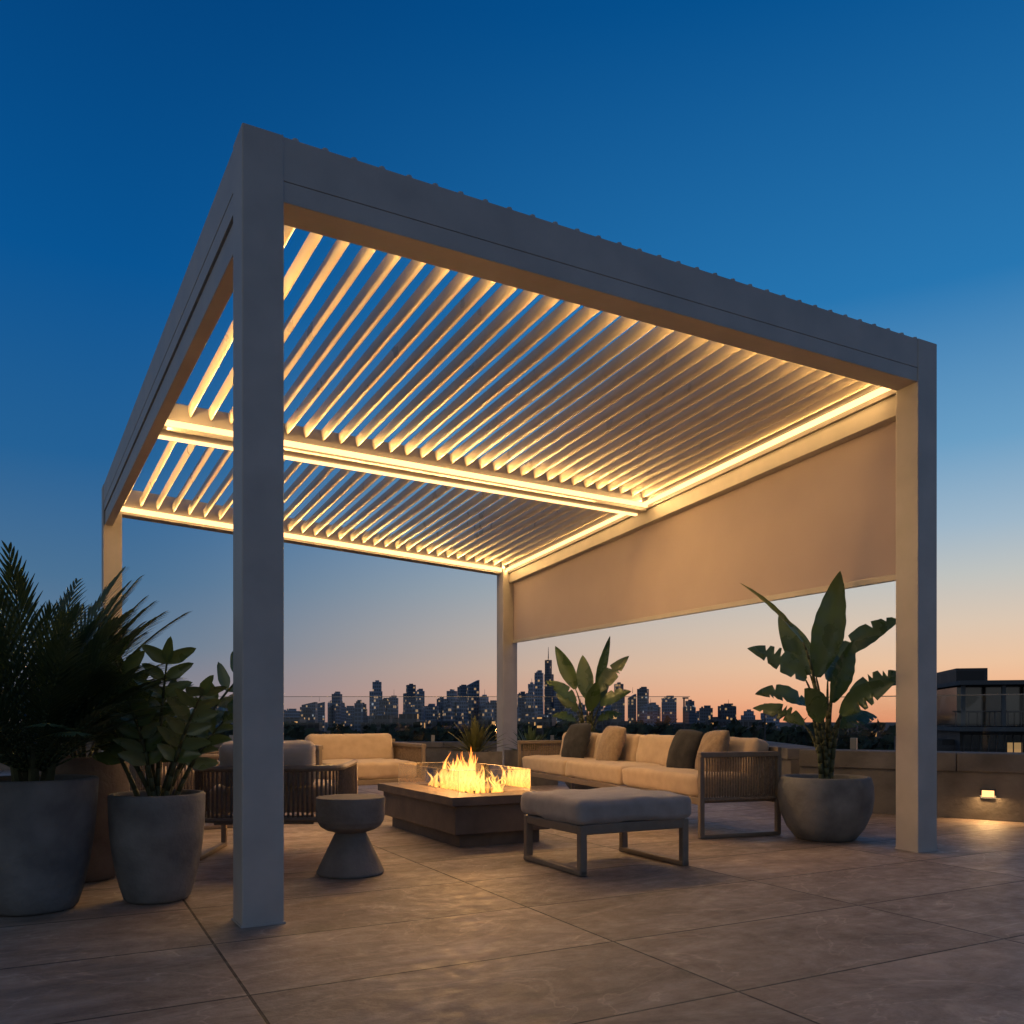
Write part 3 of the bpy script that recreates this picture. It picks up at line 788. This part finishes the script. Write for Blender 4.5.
bowl = [(0, .002), (.165, .002), (.185, .014), (.235, .08), (.272, .17), (.287, .26), (.284, .34), (.272, .385), (.265, .395), (.245, .395), (.24, .385), (.235, .33)]
e = thing("potted_banana_plant", (1.975, 5.36, 0), "large leaved banana plant in a bowl shaped grey pot", "potted plant")
pot(e, bowl, M_conc, .24, .345)
strelitzia(e, .34, [
    ((-.05, .02, 1.02), (.10, .04, 1.66), .30, .0, (.25, -1, .2)),
    ((-.14, 0, 1.24), (-.50, .02, 1.61), .11, .0, (.6, -1, 1.3)),
    ((.10, .02, 1.14), (.46, .0, 1.40), .20, .12, (-.2, -1, .9)),
    ((-.14, -.05, 1.00), (-.50, -.12, 1.20), .20, .08, (-.2, -1, .6)),
    ((.14, -.05, .92), (.52, -.12, 1.02), .19, .14, (.1, -1, 1.0)),
    ((-.14, -.10, .84), (-.49, -.22, .92), .18, .08, (0, -1, .9)),
    ((-.06, .10, 1.04), (-.20, .25, 1.42), .22, .0, (-.4, -1, .3)),
    ((.06, -.10, .78), (.28, -.30, .98), .20, .06, (.2, -1, .8)),
    ((-.06, -.10, .74), (-.24, -.34, .94), .20, .0, (-.3, -1, .6)),
    ((.06, .12, 1.0), (.24, .34, 1.28), .21, .05, (.3, -1, .4)),
    ((-.10, .10, .72), (-.36, .28, .84), .17, .08, (-.2, -1, .7)),
    ((.10, .05, .70), (.38, .15, .78), .17, .08, (.2, -1, .8)),
    ((.04, .0, .86), (.18, .02, 1.24), .22, .0, (.5, -1, .2))], M_leaf)
e = thing("potted_banana_plant", (.80, 9.1, 0), "banana plant in a grey pot behind the sofa", "potted plant")
pot(e, bowl, M_conc, .24, .345)
strelitzia(e, .34, [
    ((.0, .0, .98), (-.04, .02, 1.42), .22, .0, (-.2, -1, .2)),
    ((-.12, 0, 1.08), (-.32, .02, 1.52), .19, .0, (-.4, -1, .3)),
    ((.10, .0, 1.08), (.24, .0, 1.62), .13, .0, (.5, -1, .6)),
    ((.12, .0, 1.04), (.42, -.04, 1.42), .19, .1, (.1, -1, .7)),
    ((-.12, -.05, .94), (-.42, -.10, 1.16), .18, .1, (-.1, -1, .8)),
    ((.14, -.05, .90), (.44, -.10, 1.06), .18, .14, (.1, -1, .9)),
    ((.02, -.08, .84), (.08, -.22, 1.14), .19, .0, (.2, -1, .5)),
    ((-.10, .10, .84), (-.30, .25, 1.04), .17, .1, (-.1, -1, .7)),
    ((.07, .10, .9), (.26, .28, 1.2), .18, .1, (.2, -1, .5)),
    ((-.12, 0, .74), (-.36, -.04, .80), .15, .1, (0, -1, 1)), ((.12, 0, .74), (.38, .04, .82), .15, .1, (0, -1, 1))], M_leaf, ws_=.95)
def spiky(e, z0, n, Lmin, Lmax, wd, mat):
    bl = bmesh.new()
    for k in range(n):
        az = random.uniform(0, 2 * math.pi); el = rad(random.uniform(25, 88))
        leaf(bl, (.02 * math.cos(az), .02 * math.sin(az), z0), (math.cos(az) * math.cos(el), math.sin(az) * math.cos(el), math.sin(el)), random.uniform(Lmin, Lmax), wd, droop=.4, fold=.2, n=5)
    mesh_obj("foliage", bl, mat, e, smooth='leaf')
for (x, y, lab, mat, a, b) in ((-.42, 9.6, "yellow green spiky yucca in a square stone planter", M_leafy, .32, .48), (.22, 9.9, "low spiky grass in a square stone planter", M_leafd, .2, .38)):
    e = thing("planter", (x, y, 0), lab, "planter", rad(28))
    bm = bmesh.new()
    for c, s in (((0, -.21, .2), (.46, .04, .396)), ((0, .21, .2), (.46, .04, .396)), ((-.21, 0, .2), (.04, .379, .396)), ((.21, 0, .2), (.04, .379, .396))): box(bm, c, s)
    mesh_obj("planter_box", bm, M_conct, e)
    bm = bmesh.new(); box(bm, (0, 0, .33), (.376, .376, .04)); mesh_obj("soil", bm, M_soil, e)
    spiky(e, .34, 60, a, b, .04, mat)

# ---------------------------------------------------------------- low walls, balustrades
def wallseg(name, p, q, th, h, lab, cop=.05, ov=.03):
    p = Vector(p); q = Vector(q); d = (q - p).normalized(); n = Vector((-d.y, d.x))
    e = thing(name, (p.x, p.y, 0), lab, "wall")
    bm = bmesh.new(); prism(bm, [tuple(p), tuple(q), tuple(q + n * th), tuple(p + n * th)], .002, h - cop); mesh_obj("wall_body", bm, M_wall, e, world=True)
    bm = bmesh.new(); Lw = (q - p).length; k = max(1, round(Lw / 1.2))
    for i in range(k):
        a = p + d * (Lw * i / k + .003) - n * ov; b = p + d * (Lw * (i + 1) / k - .003) - n * ov
        prism(bm, [tuple(a), tuple(b), tuple(b + n * (th + 2 * ov)), tuple(a + n * (th + 2 * ov))], h - cop, h)
    mesh_obj("coping", bm, M_wall, e, world=True, bevel=.006)
    return e, d, n
w0 = Vector((9.2, 2.42)); w1 = Vector((2.42, 7.15))
we, wd_, wn_ = wallseg("low_wall", (w1.x, w1.y), (w0.x, w0.y), .34, .50, "low plastered wall with stone coping and recessed light", cop=.14, ov=.02)
wallseg("low_wall", (3.0, 12.95), (2.46, 7.5), .3, .50, "low plastered wall running behind the sofa", cop=.10)
wallseg("low_wall", (-15.5, 12.75), (2.6, 12.75), .3, .42, "low plastered parapet wall along the terrace edge", cop=.08)

def balustrade(p, q, z0, z1, lab):
    p = Vector(p); q = Vector(q); d = (q - p).normalized(); n = Vector((-d.y, d.x)); Lw = (q - p).length; k = max(1, round(Lw / 1.8))
    e = thing("glass_balustrade", (p.x, p.y, z0), lab, "railing", group="glass balustrades around the terrace")
    for i in range(k):
        a = p + d * (Lw * i / k + .012); b = p + d * (Lw * (i + 1) / k - .012)
        bm = bmesh.new()
        vs = [bm.verts.new(v) for v in ((a.x, a.y, z0 + .03), (b.x, b.y, z0 + .03), (b.x, b.y, z1), (a.x, a.y, z1))]; bm.faces.new(vs)
        mesh_obj("glass_pane", bm, M_glass, e, world=True)
        for f in (.15, .85):
            m = a.lerp(b, f) - n * .02; bc = bmesh.new()
            prism(bc, [tuple(m - d * .025), tuple(m + d * .025), tuple(m + d * .025 + n * .04), tuple(m - d * .025 + n * .04)], z0 + .001, z0 + .10)
            mesh_obj("clamp", bc, M_steel, e, world=True)
    bm = bmesh.new(); prism(bm, [tuple(p - n * .006), tuple(q - n * .006), tuple(q + n * .006), tuple(p + n * .006)], z1 + .001, z1 + .009)
    mesh_obj("handrail", bm, M_steel, e, world=True)
balustrade((-15.4, 12.9), (2.7, 12.9), .42, 1.10, "frameless glass balustrade on the parapet wall")
balustrade((2.62, 7.30), (9.0, 2.85), .50, .94, "frameless glass balustrade on the low side wall")

fd = (w1 - w0).normalized(); fn = Vector((fd.y, -fd.x))
if fn.y > 0: fn = -fn
lampglow = emis("wall_lamp_glow", (1, .50, .17), 2.4)
for X in (3.56, 6.1):
    t = (X - w0.x) / (w1.x - w0.x); c = w0.lerp(w1, t)
    e = thing("wall_light", (c.x, c.y, .20), "small warm recessed light set in the low wall", "wall light", group="recessed wall lights")
    M = Matrix.Translation((c.x + fn.x * .008, c.y + fn.y * .008, .20)) @ Matrix.Rotation(math.atan2(fd.y, fd.x), 4, 'Z')
    bm = bmesh.new()
    box(bm, (0, 0, .030), (.105, .014, .012), M); box(bm, (0, 0, -.030), (.105, .014, .012), M); box(bm, (-.0465, 0, 0), (.012, .014, .046), M); box(bm, (.0465, 0, 0), (.012, .014, .046), M)
    mesh_obj("frame", bm, M_dark, e, world=True)
    bm = bmesh.new(); box(bm, (0, .002, 0), (.080, .006, .047), M)
    mesh_obj("lens", bm, lampglow, e, world=True)
    ld = bpy.data.lights.new("wall_lamp", 'AREA'); ld.energy = 2.6; ld.size = .16; ld.size_y = .05; ld.shape = 'RECTANGLE'; ld.color = (1, .56, .22)
    lo = bpy.data.objects.new("wall_lamp", ld); COL.objects.link(lo); lo.location = (c.x + fn.x * .03, c.y + fn.y * .03, .20)
    lo.rotation_euler = Vector((fn.x, fn.y, -1.1)).to_track_quat('-Z', 'Y').to_euler()

# ---------------------------------------------------------------- city
def tower(xp, top, wpx, dist, mat, style, name="office_tower", lab="distant high rise tower with scattered lit windows"):
    s = dist / 850
    X = (xp - 512) * s; W = wpx * s; H = (720 - top) * s + .75 + 15; D = W * random.uniform(.7, 1.1)
    rot = random.uniform(-.5, .5)
    W /= (abs(math.cos(rot)) + .8 * abs(math.sin(rot)))
    D = min(D, W)
    bm = bmesh.new()
    if style == 0:
        box(bm, (0, 0, H / 2), (W, D, H)); box(bm, (W * .1, 0, H + 1.4), (W * .5, D * .5, 2.8)); box(bm, (-W * .3, D * .1, H + .8), (W * .15, D * .2, 1.6))
    elif style == 1:
        box(bm, (0, 0, H * .41), (W, D, H * .82)); box(bm, (W * .08, 0, H * .91), (W * .7, D * .7, H * .18)); box(bm, (W * .1, 0, H + .9), (W * .3, D * .3, 1.8))
    elif style == 2:
        box(bm, (0, 0, H * .40), (W * 1.0, D, H * .80)); box(bm, (-W * .1, 0, H * .90), (W * .72, D * .8, H * .20))
        tube(bm, (-W * .1, 0, H), (-W * .1, 0, H + 13 * s), .8, 5, .25)
    elif style == 3:
        prism(bm, [(-W / 2, -D / 2), (W / 2, -D / 2), (W / 2, D / 2), (-W / 2, D / 2)], 0, [H * .9, H, H, H * .9])
    else:
        lathe(bm, [(W / 2, 0), (W / 2, H * .95), (W * .42, H), (0, H)], 14)
    if name == "office_tower" and random.random() < .35:
        tube(bm, (W * .1, 0, H + 1), (W * .1, 0, H + random.uniform(5, 10)), .35, 4, .12)
    o = mesh_obj(name, bm, mat, label=lab, cat="building", group="city skyline buildings")
    o.location = (X, dist, -15); o.rotation_euler = (0, 0, rot)
sky = [(236, 704, 18, 0), (252, 712, 14, 1), (290, 711, 20, 0), (304, 707, 12, 1), (318, 702, 15, 3), (337, 694, 9, 0), (349, 708, 14, 0), (362, 704, 10, 1),
       (376, 682, 14, 1), (393, 698, 10, 0), (410, 685, 14, 1), (420, 691, 9, 0), (431, 706, 12, 0), (441, 699, 8, 0), (451, 691, 14, 1), (463, 687, 11, 0), (473, 680, 13, 3), (484, 697, 9, 0), (492, 703, 12, 0),
       (522, 694, 9, 0), (531, 684, 10, 1), (539, 673, 9, 0), (549, 660, 9, 2), (557, 686, 11, 0), (566, 697, 10, 0), (597, 697, 12, 1), (610, 702, 10, 0), (618, 684, 12, 1), (632, 694, 8, 3), (643, 689, 12, 0), (655, 707, 12, 0), (669, 698, 13, 0), (690, 709, 12, 1), (706, 708, 14, 0), (727, 706, 16, 0), (748, 711, 12, 1), (770, 713, 16, 0), (200, 712, 14, 0), (180, 708, 12, 1), (150, 714, 18, 0), (120, 711, 14, 0)]
for i, (x, t, wp, s) in enumerate(sky):
    tower(x, t, wp, random.uniform(880, 1250), M_city[i % 3], s)
for i in range(70):
    x = random.gauss(470, 120)
    tower(x, random.uniform(700, 717), random.uniform(6, 15), random.uniform(700, 1100), M_city[random.randrange(3)], random.choice((0, 0, 1, 3)))
for i in range(34):
    x = random.uniform(180, 1100)
    tower(x, random.uniform(722, 734), random.uniform(26, 60), random.uniform(260, 520), M_low, 0, "low_building", "low dark city block with warm lit windows")

bd = thing("apartment_building", (36, 62, -15), "dark modern apartment building with flat overhanging roof", "building", rad(-14))
bm = bmesh.new(); box(bm, (0, 0, 7.5), (9, 12, 15)); box(bm, (-3.0, 0, 18.9), (2, 6, 1.0)); box(bm, (2.2, 1, 16.7), (4.4, 9, 2.7)); mesh_obj("wall", bm, M_right, bd)
bm = bmesh.new(); box(bm, (-2.3, 0, 16.7), (4.3, 10, 2.66))
box(bm, (0, -6.03, 13.6), (8.6, .05, 2.3)); box(bm, (0, -6.03, 10.4), (8.6, .05, 2.3))
for z in (13.6, 10.4, 7.2): box(bm, (12.2, -4.53, z - .4), (15, .05, 2.3))
mesh_obj("glazing", bm, M_fglass, bd)
for (x, y, z, ww) in ((-1.2, -6.08, 13.5, .9), (2.6, -6.08, 13.5, .7), (8.6, -4.58, 13.1, .9), (14.3, -4.58, 9.9, .8), (-3.4, -6.08, 10.3, .6), (3.6, -3.53, 16.5, .8)):
    bm = bmesh.new(); box(bm, (x, y, z), (ww, .03, 1.5)); mesh_obj("lit_window", bm, M_roomlit, bd)
bm = bmesh.new(); box(bm, (7, 2, 7.2), (26, 13, 14.4)); mesh_obj("wing", bm, M_right, bd)
bm = bmesh.new()
for z in (15.15, 18.2): box(bm, (0.2, -.6, z), (10.2, 14, .28))
for x in (-4.6, -2.2, .2, 2.6, 4.9): box(bm, (x, -7.2, 16.7), (.22, .22, 2.7))
for z in (3.2, 6.4, 9.6, 12.8): box(bm, (7, 1.3, z - .9), (27, 13.9, .25))
mesh_obj("floor_slab", bm, M_slab, bd)
bm = bmesh.new()
for k in range(34): box(bm, (-5 + k * .78, -7.0, 15.8), (.05, .05, 1.0))
box(bm, (7.8, -7.0, 16.32), (26, .08, .07))
for k in range(18): box(bm, (-4.3 + k * .5, -6.1, 13.6), (.07, .06, 2.3))
for k in range(16): box(bm, (5.2 + k * .95, -4.6, 13.2), (.07, .06, 2.3))
mesh_obj("railing_and_mullions", bm, M_dark, bd)

for (xp, top, dist) in ((684, 698, 70), (765, 704, 90), (602, 712, 110)):
    s = dist / 850; X = (xp - 512) * s; zt = (720 - top) * s + .75
    e = thing("street_lamp", (X, dist, -15), "slim grey light pole rising above the trees", "street lamp", group="light poles")
    bm = bmesh.new(); tube(bm, (0, 0, 0), (0, 0, zt + 15), .11, 8, .07); mesh_obj("pole", bm, M_dark, e)
    bm = bmesh.new(); box(bm, (.12, 0, zt + 15), (.45, .25, .12)); mesh_obj("lamp_head", bm, M_slab, e)

bm = bmesh.new()
for k in range(330):
    dist = random.uniform(95, 420); x = random.uniform(-.85, .85) * dist
    top = .75 - random.uniform(.0, 14) * dist / 850 + (1.5 if random.random() < .15 else 0)
    R = random.uniform(2.6, 5.2); n = 95 if dist < 240 else 50; sz = .55 + dist / 420
    cz = top - R
    lob = [(random.uniform(-.6, .6) * R, random.uniform(-.6, .6) * R, random.uniform(-.7, .35) * R, random.uniform(.4, .7) * R) for _ in range(6)]
    for q in range(n):
        lx, ly, lz, lr = random.choice(lob)
        v = Vector((random.gauss(0, 1), random.gauss(0, 1), random.gauss(0, 1))).normalized() * lr * random.uniform(.7, 1.05)
        c = Vector((x + lx + v.x, dist + ly + v.y, cz + lz + v.z))
        a = Vector((random.gauss(0, 1), random.gauss(0, 1), random.gauss(0, 1))).normalized(); b = a.orthogonal().normalized()
        a *= sz * random.uniform(.6, 1.2); b *= sz * random.uniform(.6, 1.2)
        bm.faces.new([bm.verts.new(c + a), bm.verts.new(c + b), bm.verts.new(c - a), bm.verts.new(c - b)])
    tube(bm, (x, dist, -15), (x, dist, cz), .35, 5, .2)
    for q in range(26):
        c = Vector((x + random.uniform(-1, 1) * R * 1.3, dist + random.uniform(-1, 1) * R, cz - random.uniform(.4, 2.4) * R))
        a = Vector((random.gauss(0, 1), 0, random.gauss(0, 1))).normalized() * sz * 2; b = Vector((-a.z, a.x * .4, a.x))
        bm.faces.new([bm.verts.new(c + a), bm.verts.new(c + b), bm.verts.new(c - a), bm.verts.new(c - b)])
o = mesh_obj("trees", bm, M_tree, kind="stuff", smooth='leaf', label="dark band of distant trees below the city skyline", cat="trees")

# ---------------------------------------------------------------- camera
cd = bpy.data.cameras.new("Camera"); cam = bpy.data.objects.new("Camera", cd); COL.objects.link(cam)
cam.location = (0, 0, .75); cam.rotation_euler = (rad(90), 0, 0)
cd.lens = 850 / 1024 * 36; cd.sensor_width = 36; cd.shift_y = (720 - 512) / 1024; cd.clip_end = 12000; cd.clip_start = .05
scene.camera = cam
scene.view_settings.view_transform = 'Standard'; scene.view_settings.look = 'None'; scene.view_settings.exposure = 0
